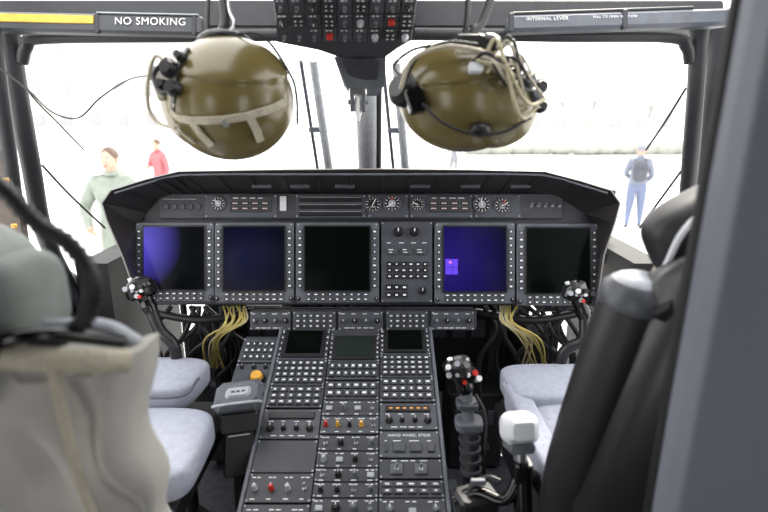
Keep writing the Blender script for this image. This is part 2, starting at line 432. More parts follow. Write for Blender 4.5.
c0 = Q(257,379); b.rev((c0[0]+.0,c0[1],z), (c0[0],c0[1],z+.012), [(0,.024),(.5,.024),(1,.022)], M_black, n=20)
b.rev((c0[0],c0[1],z+.012), (c0[0],c0[1],z+.022), [(0,.018),(1,.015)], M_ora, n=20)
for k in range(3): knob(b, xL0+.02+k*.034, S(367), .006, .01, M_black, z)
b.M = Matrix.Identity(4)
q = [QF@Vector((xL0+.01, s1-.01, -.05)), QF@Vector((xL0+.01, s0+.01, -.05))]
b.loft([[Vector((x_, q[0].y, q[0].z)), Vector((x_, q[1].y, q[1].z)), Vector((x_, q[1].y+.06, 0)), Vector((x_, q[0].y, 0))] for x_ in (xL0+.01, -.324)], M_void, smooth=False)
b.done(ped)

# ================================================================== covered lever left of pedestal
b = MB('parking_brake_lever')
o = K(240,408,1.28)
b.M = frame(o, (1,.25,0), (0,.35,1))
b.rbox((0,-.03,0), (.09,.05,.06), M_black, r=.01, b=.004)
def oct_(z, hx, hy, ch): return [(-hx+ch,-hy,z),(hx-ch,-hy,z),(hx,-hy+ch,z),(hx,hy-ch,z),(hx-ch,hy,z),(-hx+ch,hy,z),(-hx,hy-ch,z),(-hx,-hy+ch,z)]
b.M = frame(o+Vector((0,0,.03)), (1,.25,0), (0,.8,.6))
b.loft([oct_(-.03,.055,.036,.012), oct_(.012,.057,.038,.014), oct_(.03,.045,.026,.012)], M_bezel, smooth=False)
b.loft([oct_(.030,.030,.014,.006), oct_(.038,.024,.009,.005)], M_keyl, smooth=False)
b.tube([(-.057,-.02,.0),(-.045,-.03,.035),(.045,-.03,.035),(.057,-.02,.0)], .0035, M_keyl, sub=3)
for dx in (-.012,.0,.012): b.box((dx,.0,.0385), (.008,.004,.001), M_black)
b.M = frame(o, (1,.25,0), (0,.35,1))
b.rbox((0,-.10,-.005), (.07,.12,.055), M_rub, r=.01, b=.004)
b.box((0,-.06,.025),(.05,.003,.002),M_keyl)
b.M = Matrix.Identity(4)
b.cyl(o+Vector((0,-.03,-.13)), Vector((o.x,o.y-.06,0)), .02, M_black); b.rbox((o.x,o.y-.06,.012),(.12,.12,.024),M_black,r=.01)
b.done()

# ================================================================== grips
def grip(b, base, top, r=.017):
    base, top = Vector(base), Vector(top); ax = top-base
    b.tube([base, base+ax*.25, base+ax*.5, base+ax*.75, top], r, M_blackg, n=14, radii=[r*.85, r*1.05, r*.95, r*1.1, r*1.3])
    z = ax.normalized(); R = z.to_track_quat('Z','Y').to_matrix()
    b.rbox(top+z*.012, (r*3.2, r*2.6, r*2.0), M_black, r=r*.9, b=r*.4, R=R)
    f = -A
    hat = top+z*(r*1.3)+f*.004
    b.cyl(hat, hat+z*.012, .006, M_steel, r1=.009); b.cyl(hat+X*.018, hat+X*.018+z*.008, .006, M_keyl)
    b.cyl(hat-X*.018, hat-X*.018+z*.010, .006, M_mark)
    q = top+f*(r*1.2)
    for dx, m in ((-.012,M_keyl),(.012,M_mark),(0,M_steel)):
        b.cyl(q+X*dx, q+X*dx+f*.008, .005, m, n=10)
    b.cyl(q-z*.018, q-z*.018+f*.010, .005, M_red, n=10)
    b.tube([base+ax*.55-f*r, base+ax*.6-f*(r+.015), base+ax*.7-f*(r+.01)], .005, M_black)
b = MB('collective_lever')
t = K(461,372,1.16); m1 = K(466,392,1.17); m2 = K(469,425,1.17); m3 = K(471,475,1.16)
grip(b, m1, t, .019)
b.rbox(t+Vector((0,0,.004)), (.08,.04,.03), M_blackg, r=.014, b=.006, R=Matrix.Rotation(.45,3,'Y'))
for dx, dz, m in ((-.03,.022,M_mark),(-.012,.03,M_keyl),(.008,.026,M_steel),(.026,.008,M_red),(.034,-.006,M_mark),(-.005,.008,M_mark),(-.028,.002,M_keyl)):
    b.cyl(t+Vector((dx,-.012,dz-.006)), t+Vector((dx*1.1,-.026,dz+.004)), .0065, m, n=10)
b.cyl(m1, m2, .014, M_bezel); b.cyl(m2, m3, .021, M_rub)
for k in range(5):
    c = m2.lerp(m3, .1+.2*k); b.cyl(c, c+Vector((0,0,.008)), .025, M_panel)
c = m1.lerp(m2, .35); b.rbox(c, (.05,.045,.016), M_panel2, r=.012, b=.003)
c = m1.lerp(m2, .95); b.rbox(c, (.062,.05,.022), M_bezel, r=.014, b=.003)
low = Vector((m3.x+.005, m3.y+.02, .02)); b.cyl(m3, low, .02, M_black); b.rev(low-Vector((0,0,.02)), low+Vector((0,0,.06)), [(0,.06),(.3,.055),(1,.025)], M_rub, n=20)
b.tube([m1+Vector((.02,-.01,0)), m2+Vector((.035,-.01,.02)), m3+Vector((.03,0,0)), low+Vector((.04,0,.03))], .004, M_rub)
b.done()
def cyclic(head, pts):
    b = MB('cyclic_stick'); head = Vector(head); grip(b, pts[0], head, .020)
    b.tube(pts, .016, M_black, n=12)
    e = pts[-1]; low = Vector((e.x, e.y, .02)); b.cyl(e, low, .018, M_black); b.rev(low-Vector((0,0,.02)), low+Vector((0,0,.08)), [(0,.08),(.4,.06),(1,.02)], M_rub, n=20)
    b.rbox(head, (.085,.05,.04), M_blackg, r=.016, b=.008, R=Matrix.Rotation(-.3 if head.x<0 else .3,3,'Y'))
    for dx, dz, m in ((-.03,.014,M_keyl),(-.01,.02,M_mark),(.012,.02,M_black),(.03,.012,M_black),(0,-.006,M_steel)):
        b.cyl(head+Vector((dx,-.02,dz-.004)), head+Vector((dx,-.034,dz)), .007, m, n=10)
    b.done()
cyclic(K(142,290,1.42), [K(152,312,1.42), K(160,330,1.42), K(174,346,1.42), K(178,372,1.45)])
cyclic(K(577,294,1.42), [K(585,318,1.42), K(583,340,1.41), K(564,352,1.42), K(557,382,1.46)])
b = MB('seat_armrest')
o = K(519,428,1.0); b.M = frame(o, (1,.1,0), (.0,.35,1))
b.rbox((0,0,0), (.070,.060,.055), M_white, r=.02, b=.014, smooth=True)
b.rbox((0,-.035,-.004), (.05,.02,.05), M_bezel, r=.008)
b.M = Matrix.Identity(4)
q0 = K(519,446,1.0); q1 = K(522,472,1.0); q3 = K(505,500,1.0)
b.cyl(q0, q1, .013, M_steel); b.rbox(q1, (.035,.04,.05), M_blackg, r=.01, b=.003)
b.tube([q1, K(535,478,1.02), K(548,505,1.02), K(552,540,1.02)], .013, M_black)
b.cyl(q1, K(524,540,1.0), .018, M_blackg); b.tube([q1, q3, K(478,492,1.02), K(455,500,1.03)], .012, M_blackg)
b.rbox(K(476,500,1.03), (.085,.06,.04), M_black, r=.015, b=.006, R=Matrix.Rotation(.3,3,'Z'))
b.tube([K(500,482,1.0), K(488,478,1.01), K(474,484,1.02), K(468,496,1.02)], .007, M_black)
b.rbox(K(478,482,1.0), (.03,.012,.012), M_bezel, r=.004)
b.cyl(K(524,540,1.0), Vector((K(524,540,1).x, K(524,540,1).y, 0)), .016, M_black)
b.done()

# ================================================================== SEATS
def pillow(b, cx, cy, cz, dx, dy, dz, m, R=None, e=.35):
    def fn(p, d):
        f = lambda v: math.copysign(abs(v)**e, v)
        return Vector((f(d.x)*dx/2, f(d.y)*dy/2, f(d.z)*dz/2))
    b.ell((cx,cy,cz), (1,1,1), m, R=R, n=36, k=20, fn=fn)
b = MB('pilot_seat')
pillow(b, .515, 1.20, .565, .40, .22, .08, M_cush, Matrix.Rotation(-.10,3,'X'))
pillow(b, .545, .97, .545, .40, .30, .08, M_cush, Matrix.Rotation(.06,3,'X'))
pillow(b, .335, 1.02, .562, .055, .36, .075, M_cush)
b.tube([(.312,1.20,.585),(.318,1.0,.595),(.325,.88,.585)], .004, M_keyl, n=6)
b.rbox((.53,1.03,.46), (.46,.52,.09), M_black, r=.05, b=.02)
for x in (.36,.70):
    b.rbox((x,1.0,.03), (.05,.60,.04), M_steel, r=.008); b.cyl((x,1.15,.04),(x,.9,.45), .018, M_frame); b.cyl((x,.85,.04),(x,1.0,.45), .018, M_frame)
def backring(z, y, xl, xr, dpt):
    return [Vector((xl,y+dpt*.5,z)), Vector((xl-.012,y,z)), Vector((xl+.02,y-.05,z)), Vector(((xl+xr)/2,y-.08,z)), Vector((xr-.02,y-.05,z)), Vector((xr+.012,y,z)), Vector((xr,y+dpt*.5,z)), Vector(((xl+xr)/2,y-.02,z))]
b.loft([backring(.36,.78,.325,.76,.2), backring(.62,.74,.33,.76,.22), backring(.85,.72,.375,.76,.16), backring(1.02,.71,.41,.74,.10), backring(1.06,.71,.45,.70,.04)], M_black)
b.tube([(.335,.80,.46),(.345,.78,.66),(.375,.765,.86),(.396,.76,.965)], .05, M_rub, n=20, radii=[.05,.055,.056,.055])
b.rev((.396,.76,.965), (.401,.758,1.005), [(0,.0565),(.15,.058),(.75,.055),(1,.045)], M_cap, n=24)
b.rev((.401,.758,1.003), (.402,.757,1.016), [(0,.043),(.6,.038),(1,.025)], M_keyl, n=24)
b.tube([(.40,.70,.99),(.43,.70,.97),(.46,.70,1.00),(.50,.68,1.06),(.55,.68,1.10)], .02, M_rub)
pillow(b, .52, .80, 1.085, .20, .10, .13, M_rub, Matrix.Rotation(-.5,3,'Y'), e=.6)
b.tube([(.435,.76,1.03),(.45,.75,1.09),(.495,.745,1.14),(.54,.74,1.155)], .005, M_white)
for x0_ in (.47,.60): b.tube([(x0_,.82,1.02),(x0_,.86,.9),(x0_+.02,.9,.72),(x0_+.02,.93,.62)], .016, M_strap, n=6)
b.done()
b = MB('pilot_seat')
pillow(b, -.70, 1.22, .575, .44, .22, .08, M_cush, Matrix.Rotation(-.10,3,'X'))
pillow(b, -.63, .99, .53, .46, .25, .09, M_cush, Matrix.Rotation(.06,3,'X'))
b.tube([(-.86,1.11,.60),(-.70,1.105,.606),(-.50,1.11,.60),(-.48,1.2,.60)], .004, M_bezel, n=6)
b.rbox((-.65,1.03,.45), (.44,.52,.08), M_black, r=.05, b=.02)
for x in (-.48,-.84):
    b.rbox((x,1.0,.03), (.05,.60,.04), M_steel, r=.008); b.cyl((x,1.15,.04),(x,.9,.45), .018, M_frame); b.cyl((x,.85,.04),(x,1.0,.45), .018, M_frame)
rings = []
for k in range(29):
    f = k/28; z = .40+.59*f; y = .66-.10*f; xr = -.325+.035*f; xl = -.86+.02*f; ring = []
    n = 64
    for j in range(n):
        a = 2*math.pi*j/n; cxx = (xr+xl)/2; hw = (xr-xl)/2
        e = .45; cxn = math.copysign(abs(math.cos(a))**e, math.cos(a)); syn = math.copysign(abs(math.sin(a))**e, math.sin(a))
        fold = .012*math.sin(f*8+cxn*5)+.008*math.sin(f*19-cxn*11)+.007*math.sin(cxn*27+f*6)
        ring.append(Vector((cxx+hw*cxn+.006*math.sin(f*21), y+.055*syn+fold, z+.012*math.sin(cxn*6)*f)))
    rings.append(ring)
b.loft(rings, M_cover)
b.tube([(-.29,.53,.985),(-.33,.50,1.0),(-.45,.49,1.01),(-.60,.49,1.0),(-.84,.50,.99)], .014, M_strap)
b.tube([(-.345,.485,1.0),(-.35,.50,.86),(-.345,.52,.72),(-.35,.55,.55)], .006, M_strap, n=6)
b.tube([(-.31,.59,.98),(-.34,.57,1.01),(-.42,.55,1.015),(-.55,.52,1.02)], .010, M_keyl, n=8)
b.tube([(-.315,.57,.99),(-.36,.50,1.03),(-.43,.49,1.02)], .008, M_blackg, n=8)
pillow(b, -.58, .58, 1.06, .30, .14, .19, M_head, Matrix.Rotation(.25,3,'Y'), e=.5)
pillow(b, -.44, .57, 1.04, .09, .13, .12, M_head, e=.6)
b.tube([(-.47,.50,1.10),(-.42,.49,1.07),(-.41,.48,1.02),(-.45,.48,.95),(-.50,.47,.90)], .015, M_rub, n=8)
b.tube([(-.52,.49,1.15),(-.47,.485,1.12),(-.465,.48,1.05),(-.52,.48,.98)], .012, M_frame, n=8)
b.done()
b = MB('oxygen_hose')
b.tube([K(-30,165,.55),K(5,190,.55),K(35,222,.55),K(68,243,.55),K(89,272,.55),K(92,300,.56),K(80,325,.57),K(50,342,.58),K(10,350,.6)], .008, M_rub, n=14, sub=8, ribs=.32)
b.done()

# ================================================================== AIRFRAME
fl = MB('floor'); fl.box((-.05,-.6,-.03), (2.3,4.6,.06), M_floor)
fl.box((-.05,2.0,-.03), (1.0,.6,.06), M_floor); fl.done()
b = MB('floor_rails')
for x in (-.36,.24): b.rbox((x,.95,.008), (.03,1.2,.016), M_bezel, r=.004)
for k in range(6): b.rbox((-.42,.55+.17*k,.012), (.09,.12,.02), M_panel, r=.004)
b.done()
hd = empty('canopy_frame', K(360,24,1.40))
b = MB('header_beam')
b.tube([K(22,62,1.42),K(27,46,1.40),K(45,38,1.39),K(200,36,1.38),K(384,34,1.38),K(560,36,1.38),K(668,37,1.39),K(686,46,1.40),K(690,62,1.42)], .016, M_frame, n=10)
hb = frame(K(360,20,1.44), X, UV); b.M = hb
b.rbox((-.02,.005,0), (2.05,.075,.06), M_frame, r=.01, b=.004)
b.done(hd)
b = MB('corner_posts')
b.tube([K(8,28,1.40),K(17,90,1.45),K(30,160,1.58),K(45,235,1.78),K(72,290,1.95),K(98,330,2.05)], .028, M_frame, n=10)
b.tube([K(-8,28,1.30),K(0,90,1.35),K(10,160,1.45),K(20,235,1.6),K(30,290,1.7)], .02, M_frame, n=8)
b.prism([K(-30,150,1.42),K(6,150,1.42),K(16,200,1.5),K(26,262,1.62),K(-30,262,1.62)], (0,.03,0), M_brown)
for (px_,py_) in ((6,180),(14,226)): b.rbox(K(px_,py_,1.42), (.016,.008,.012), M_ora, r=.003)
b.tube([K(700,28,1.40),K(697,90,1.45),K(691,160,1.58),K(684,235,1.78),K(675,290,1.95),K(668,330,2.05)], .026, M_frame, n=10)
b.tube([K(722,28,1.30),K(716,90,1.35),K(710,160,1.45),K(702,235,1.6),K(694,300,1.75)], .028, M_frame, n=8)
b.tube([K(365,40,1.40),K(366,90,1.50),K(367,130,1.65),K(368,185,1.95)], .034, M_post, n=12)
b.tube([K(378,40,1.40),K(378,90,1.50),K(378,130,1.65),K(378,185,1.95)], .012, M_frame, n=8)
b.done(hd)
b = MB('sill')
b.tube([K(60,275,1.95),K(100,284,2.05),K(200,240,2.3),K(384,215,2.4),K(560,240,2.3),K(650,284,2.05),K(690,290,1.9)], .03, M_frame, n=8)
b.done(hd)
px = 1.34/512
rl = empty('overhead_handrail', K(100,24,1.33))
b = MB('rail_left'); b.M = frame(K(100,25,1.34), (1,0,-.02), UV)
b.rbox((0,0,0), (210*px, 19*px, .03), M_bard, r=.01, b=.006)
b.rbox((-52*px,2.5*px,.016), (98*px, 8*px, .004), M_yel, r=.003, b=.001)
b.box((50*px, 9*px+.002, .012), (100*px,.003,.01), M_keyl)
for x in (-100*px, 0, 96*px): b.rbox((x,-.002,.012), (.012,.052,.01), M_frame, r=.003)
b.done(rl)
text('NO SMOKING', .027, frame(K(153,24.5,1.34), (1,0,-.02), UV)@Matrix.Translation((0,0,.0165)), M_mark, rl)
rr = empty('overhead_handrail', K(620,24,1.33))
b = MB('rail_right'); b.M = frame(K(622,22,1.34), (1,0,.03), UV)
b.rbox((0,0,0), (232*px, 17*px, .035), M_bar, r=.014, b=.008)
b.rbox((-20*px,11*px,.004), (180*px, 3*px, .01), M_frame, r=.003)
for x in (-112*px, 0, 110*px): b.rbox((x,0,.014), (.014,.05,.014), M_frame, r=.003)
b.done(rr)
text('INTERNAL LEVER', .013, frame(K(545,22,1.34), (1,0,.03), UV)@Matrix.Translation((0,0,.019)), M_mark, rr)
text('PULL TO OPEN WINDOW', .009, frame(K(612,20,1.34), (1,0,.03), UV)@Matrix.Translation((0,0,.019)), M_mark, rr)

oc = empty('overhead_console', K(345,15,1.1))
b = MB('console_shell')
face = [K(274,-60,.95),K(414,-60,.95),K(415,38,1.15),K(398,48,1.17),K(384,58,1.2),K(342,58,1.2),K(318,50,1.17),K(277,42,1.15)]
b.prism(face, (0,.14,.10), M_panel)
br = [K(334,57,1.2),K(386,57,1.2),K(384,86,1.26),K(377,96,1.27),K(351,96,1.27),K(344,86,1.26)]
b.prism(br, (0,.10,.02), M_bezel)
br = [K(343,60,1.195),K(380,60,1.195),K(377,80,1.245),K(351,80,1.245)]
b.prism(br, (0,.02,.0), M_panel)
b.done(oc, bevel=.004)
o0 = K(345,38,1.15); o1 = K(345,-60,.95)
b = MB('console_switches'); b.M = frame(o0, X, (o1-o0))
for ix in range(-4,5):
    for iy in range(0,7):
        x = ix*.0335; y = .012+iy*.037
        r_ = random.random()
        b.rbox((x,y,.003), (.030,.033,.006), M_panel2 if r_<.6 else M_panel, r=.002)
        if ix == -1 and iy == 0: b.rbox((x,y,.009),(.014,.012,.014), M_red, r=.003)
        elif ix == 3 and iy == 1: b.rbox((x,y,.009),(.014,.012,.012), M_red, r=.003)
        elif r_ < .45: toggle(b, x, y-.002, .006)
        elif r_ < .75: knob(b, x, y-.003, .007, .012, M_black if r_<.65 else M_keyl, .006)
        else: keygrid(b, x-.012, y-.012, x+.012, y+.008, 2, 2, .006, M_key)
        dashes(b, x, y+.013, .018, .006, 2)
b.done(oc)
b = MB('latch')
c = K(358,97,1.22)
b.rbox(c+Vector((0,0,.012)), (.042,.03,.014), M_steel, r=.005)
for sx in (-.014,.014): b.rbox(c+Vector((sx,0,-.012)), (.010,.022,.045), M_bezel, r=.003)
b.cyl(c+Vector((-.024,0,-.012)), c+Vector((.024,0,-.012)), .006, M_steel)
b.rev(c+Vector((0,0,-.0)), c+Vector((0,0,-.055)), [(0,.008),(.6,.009),(.8,.006),(1,.004)], M_mark)
b.done(oc)

w = MB('wall_right')
w.box((1.12,1.2,.28), (.05,1.5,.62), M_frame)
w.box((1.12,-.25,.9), (.05,1.3,1.9), M_grey); w.box((1.12,-2.6,.9), (.05,.8,1.9), M_grey); w.box((1.12,-1.5,1.72), (.05,1.6,.25), M_grey); w.done()
w = MB('wall_left')
w.box((-1.22,1.2,.28), (.05,1.5,.62), M_frame)
w.box((-1.22,-.25,.9), (.05,1.0,1.9), M_grey); w.box((-1.22,-2.6,.9), (.05,.8,1.9), M_grey); w.box((-1.22,-1.5,1.72), (.05,1.6,.25), M_grey); w.done()
w = MB('wall_back'); w.box((-.05,-2.95,.9), (2.4,.05,1.9), M_frame); w.done()
w = MB('ceiling'); w.box((-.05,-1.25,1.82), (2.4,3.4,.05), M_frame)
w.box((-.05,.9,1.70), (.34,1.1,.06), M_frame)
for x in (-1.1,1.0): w.box((x,.9,1.66), (.1,1.1,.05), M_frame)
w.box((-.05,.5,1.74), (2.2,.12,.12), M_frame); w.done()
b = MB('bulkhead_pillar')
pts = [Vector((.358,.58,-.0)),Vector((.352,.55,0)),Vector((.360,.53,0)),Vector((.47,.49,0)),Vector((1.08,.42,0)),Vector((1.10,.46,0)),Vector((.50,.56,0))]
b.loft([[p+Vector((.0,0,0)) for p in pts],[p+Vector((.004,0,.9)) for p in pts],[p+Vector((.016,0,1.8)) for p in pts]], M_grey, smooth=False)
b.tube([(.362,.59,0),(.366,.59,.9),(.378,.59,1.75)], .008, M_rub, n=8)
b.done(bevel=.004)

# nose structure / avionics bay below panel
bay = empty('avionics_bay', (-.06,2.1,.3))
b = MB('bulkhead')
b.box((-.06,2.35,.40), (1.5,.05,.95), M_void)
for x in (-.62,.50): b.box((x,2.05,.35), (.06,.6,.8), M_void)
for x in (-1.1,1.0): b.box((x,2.15,.35), (.12,.6,.75), M_void)
b.box((-.06,2.34,.90), (2.2,.1,.08), M_void)
b.done(bay)
b = MB('equipment_boxes')
for (x,y,z,w,d,h) in ((-.47,1.85,.42,.20,.25,.36),(-.22,1.95,.45,.18,.2,.4),(.28,1.9,.42,.24,.25,.38),(.10,1.95,.45,.15,.2,.4),(-.75,1.80,.66,.20,.16,.10),(-.56,1.78,.60,.12,.14,.20),(.46,1.80,.60,.12,.14,.20),(.64,1.80,.64,.18,.16,.12),(-.38,1.70,.18,.2,.2,.34),(.33,1.72,.16,.2,.2,.30),(-.62,1.66,.30,.10,.12,.5),(.56,1.70,.28,.10,.12,.5)):
    b.rbox((x,y,z), (w,d,h), random.choice((M_void,M_panel,M_frame)), r=.012, b=.004)
    for k in range(3): b.box((x-w*.3+k*w*.3,y-d/2-.004,z+h*.2), (w*.2,.008,h*.18), M_panel2)
    for k in range(2): b.cyl((x-w*.2+k*w*.4,y-d/2-.01,z-h*.2),(x-w*.2+k*w*.4,y-d/2,z-h*.2), .012, M_bezel, n=10)
    b.cyl((x,y,z-h/2+.01),(x,y,0), .012, M_frame)
b.done(bay)
b = MB('cable_looms')
def bundle(ax, bx_, n=5):
    for k in range(n):
        o = random.uniform(-7,7); m = random.choice((M_cable,M_cable,M_cablew))
        b.tube([K(ax+o,306,1.63), K(ax+o*.5+random.uniform(-5,5),322,1.60), K(bx_+random.uniform(-7,7),340,1.62), K(bx_+random.uniform(-6,14),368,1.75)], .0032, m, n=6)
bundle(240,216); bundle(228,210,4); bundle(503,526); bundle(514,536,4)
for k in range(22):
    a_ = random.uniform(160,250) if k%2 else random.uniform(480,580)
    b.tube([K(a_,306,1.68), K(a_+random.uniform(-25,25),330,1.68), K(a_+random.uniform(-35,35),360,1.74), K(a_+random.uniform(-20,20),400,1.8)], .008, random.choice((M_rub,M_rub,M_frame,M_void)), n=6)
for (a0,a1) in ((150,255),(475,590)):
    b.tube([K(a0,312,1.68),K((a0+a1)/2,320,1.66),K(a1,311,1.68)], .014, M_rub, n=8)
b.done(bay)
def pedals(x):
    b = MB('rudder_pedals')
    for dx in (-.10,.10):
        b.rbox((x+dx,1.80,.22), (.09,.14,.02), M_bezel, r=.01, b=.003, R=Matrix.Rotation(1.0,3,'X'))
        b.tube([(x+dx,1.83,.20),(x+dx,1.90,.10),(x+dx,1.88,.0)], .014, M_frame)
        for k in range(3): b.cyl((x+dx-.04,1.77+.03*k,.19+.035*k),(x+dx+.04,1.77+.03*k,.19+.035*k), .006, M_rub)
    b.cyl((x-.16,1.9,.10),(x+.16,1.9,.10), .012, M_steel); b.done()
pedals(-.84); pedals(.74)

def wiper(px0,py0,px1,py1,d_0,d_1):
    b = MB('windshield_wiper')
    a0, a1 = K(px0,py0,d_0), K(px1,py1,d_1)
    b.cyl(a0, a1, .015, M_post, r1=.018); b.cyl(a0+Vector((-.045,.02,0)), a1+Vector((-.05,.02,0)), .007, M_bar)
    b.rbox(a0.lerp(a1,.55)+Vector((-.02,0,0)), (.07,.02,.02), M_bar, r=.004)
    b.cyl(a1, a1+Vector((0,.06,-.12)), .02, M_frame); b.done()
wiper(313,60,330,176,1.75,2.15); wiper(396,62,406,176,1.75,2.15)
b = MB('grab_cable')
b.tube([K(0,68,1.3),K(30,92,1.3),K(52,112,1.3),K(78,118,1.3),K(100,98,1.28),K(128,80,1.2),K(152,75,1.05)], .0022, M_rub, n=6)
b.done()
b = MB('window_strap')
b.tube([K(20,55,1.5),K(28,90,1.5),K(60,125,1.7),K(84,150,1.9)], .003, M_frame, n=6); b.tube([K(42,165,1.7),K(70,195,1.8),K(105,228,1.95)], .004, M_frame, n=6)
b.tube([K(686,88,1.6),K(665,122,1.7),K(646,150,1.85)], .004, M_frame, n=6); b.tube([K(682,170,1.7),K(660,200,1.8),K(640,228,1.95)], .004, M_frame, n=6)
b.done()

# ================================================================== HELMETS
def sstep(a, b_, x):
    t = min(1, max(0, (x-a)/(b_-a))); return t*t*(3-2*t)
def helmfn(vis, thr, ears, lift=.045):
    vis = Vector(vis).normalized(); ears = [(Vector(e[:3]).normalized(), e[3], e[4]) for e in ears]
    def fn(p, d):
        k = 1+lift*sstep(thr-.02, thr+.02, d.dot(vis))
        for e, wd, h in ears:
            k += h*sstep(math.cos(wd)-.10, math.cos(wd)+.08, d.dot(e))
        return p*k
    return fn
u = 1.0/512
hl = empty('flight_helmet', K(228,99,1.0))
LF = frame(K(229,100,1.0), X, UV)@Matrix.Diagonal((.91,.87,.9,1))
b = MB('shell'); b.M = LF
b.ell((2*u,-1*u,0), (69*u,67*u,.122), M_olive, R=Matrix.Rotation(.15,3,'Z'), n=120, k=90, fn=helmfn((.25,.8,.5), .52, [(-.95,-.05,.5,.55,.06)]))
b.ell((-2*u,62*u,.0), (32*u,12*u,.07), M_black, n=24, k=10)
b.done(hl)
b = MB('straps_and_trim'); b.M = LF
def surf(px_,py_,lift=.005, cx=225, cy=92, rx=71.5, ry=69.5, rz=.127):
    x, y = px_-cx, py_-cy; q = 1-(x/rx)**2-(y/ry)**2
    z = rz*math.sqrt(max(q, 0.0)); return Vector(((px_-222)*u, (92-py_)*u, z+lift))
def band(pts, w, m, th=.003):
    P_ = [surf(*p) for p in pts]; rings = []
    for i, p in enumerate(P_):
        t = (P_[min(i+1,len(P_)-1)]-P_[max(i-1,0)]).normalized(); n_ = Vector((p.x,p.y,p.z)).normalized(); s_ = t.cross(n_).normalized()
        rings.append([p-s_*w/2-n_*th, p-s_*w/2+n_*th, p+s_*w/2+n_*th, p+s_*w/2-n_*th])
    b.loft(rings, m, smooth=False)
band([(176,118),(186,126),(200,130),(218,131),(236,130),(254,126),(270,119),(282,111),(289,103)], .015, M_strap)
band([(200,131),(206,142),(214,152)], .014, M_strap); band([(258,126),(262,136),(263,145)], .016, M_strap)
band([(232,131),(234,133),(236,136)], .010, M_steel)
band([(183,112),(177,124),(186,140),(196,148)], .005, M_strap)
band([(196,54),(190,70),(186,88),(184,104),(180,118)], .010, M_black)
for (px_,py_,r_) in ((179,76,.016),(186,99,.014),(172,92,.010),(193,66,.009)):
    p = surf(px_,py_,.008); p.z = max(p.z,.07); b.rev(p, p+Vector((-.004,0,.02)), [(0,r_*1.2),(.4,r_*1.2),(.5,r_),(1,r_*.8)], M_black)
b.rbox(Vector((-70*u,20*u,.05)), (.02,.03,.03), M_keyl, r=.005)
b.rbox(Vector((-58*u,-2*u,.085)), (.016,.05,.012), M_strap, r=.005, R=Matrix.Rotation(.3,3,'Z'))
b.done(hl)
b = MB('cord'); b.M = LF
b.tube([(-44*u,17*u,.10),(-58*u,30*u,.10),(-68*u,6*u,.09),(-72*u,-20*u,.07),(-62*u,-36*u,.07),(-40*u,-44*u,.09)], .004, M_strap, n=8)
b.tube([(-36*u,-7*u,.12),(-50*u,-10*u,.11),(-60*u,10*u,.10),(-46*u,28*u,.10)], .005, M_rub, n=8)
b.tube([(-6*u,62*u,0),(-9*u,76*u,0),(-6*u,92*u,-.01),(-10*u,130*u,-.02)], .010, M_rub, n=10, ribs=.1)
b.tube([(-14*u,62*u,.02),(-20*u,80*u,.02),(-22*u,130*u,.0)], .005, M_rub, n=8)
b.tube([(0*u,60*u,.04),(10*u,80*u,.03),(2*u,100*u,.01),(-2*u,130*u,0)], .003, M_steel, n=8)
b.tube([(10*u,64*u,.05),(44*u,60*u,.06),(70*u,24*u,.03),(76*u,0,.02),(76*u,-30*u,.01)], .003, M_rub, n=8)
b.rbox((-8*u,70*u,0), (.035,.025,.03), M_black, r=.006)
b.done(hl)
hr = empty('flight_helmet', K(460,100,1.0))
RF = frame(K(457,101,1.0), X, UV)@Matrix.Diagonal((.96,.885,.9,1))
b = MB('shell'); b.M = RF
b.ell((5*u,2*u,0), (67*u,58*u,.12), M_olive, R=Matrix.Rotation(-.22,3,'Z'), n=120, k=90, fn=helmfn((-.35,.75,.5), .5, [(.9,-.35,.4,.55,.09)]))
b.done(hr)
b = MB('visor'); b.M = RF
b.ell((30*u,-12*u,.012), (50*u,40*u,.105), M_olive2, R=Matrix.Rotation(-.35,3,'Z'), n=60, k=40)
b.done(hr)
b = MB('fittings'); b.M = RF
b.rev((-52*u,2*u,.05), (-64*u,4*u,.075), [(0,.035),(.5,.036),(.7,.030),(1,.022)], M_black, n=20)
b.rbox((-46*u,-14*u,.09), (.035,.05,.03), M_blackg, r=.01, b=.004, R=Matrix.Rotation(.3,3,'Z'))
b.rbox((6*u,46*u,.08), (.06,.03,.045), M_blackg, r=.01, b=.004); b.rev((22*u,48*u,.08),(34*u,44*u,.09), [(0,.02),(.5,.02),(1,.014)], M_black)
b.rbox((8*u,12*u,.130), (.026,.02,.02), M_white, r=.005); b.rbox((2*u,30*u,.125), (.05,.012,.01), M_strap, r=.003)
for (x,y,z,r) in ((32,18,.12,.014),(44,8,.11,.012),(60,6,.09,.016),(70,-6,.07,.014),(78,6,.05,.013),(50,24,.09,.012),(80,-14,.04,.011)):
    b.rev((x*u,y*u,z),(x*u+.004,y*u,z+.02), [(0,r*1.1),(.5,r*1.1),(.6,r*.8),(1,r*.7)], M_black if r<.0135 else M_bezel, n=14)
b.ell((16*u,-44*u,.09), (.02,.015,.02), M_black)
b.done(hr)
b = MB('cords'); b.M = RF
b.tube([(-60*u,-2*u,.09),(-50*u,24*u,.11),(-24*u,32*u,.135),(0,30*u,.14),(20*u,26*u,.13),(34*u,18*u,.13)], .0045, M_strap, n=8)
b.tube([(-60*u,0,.07),(-44*u,28*u,.11),(-20*u,38*u,.13),(10*u,36*u,.13)], .003, M_rub, n=8)
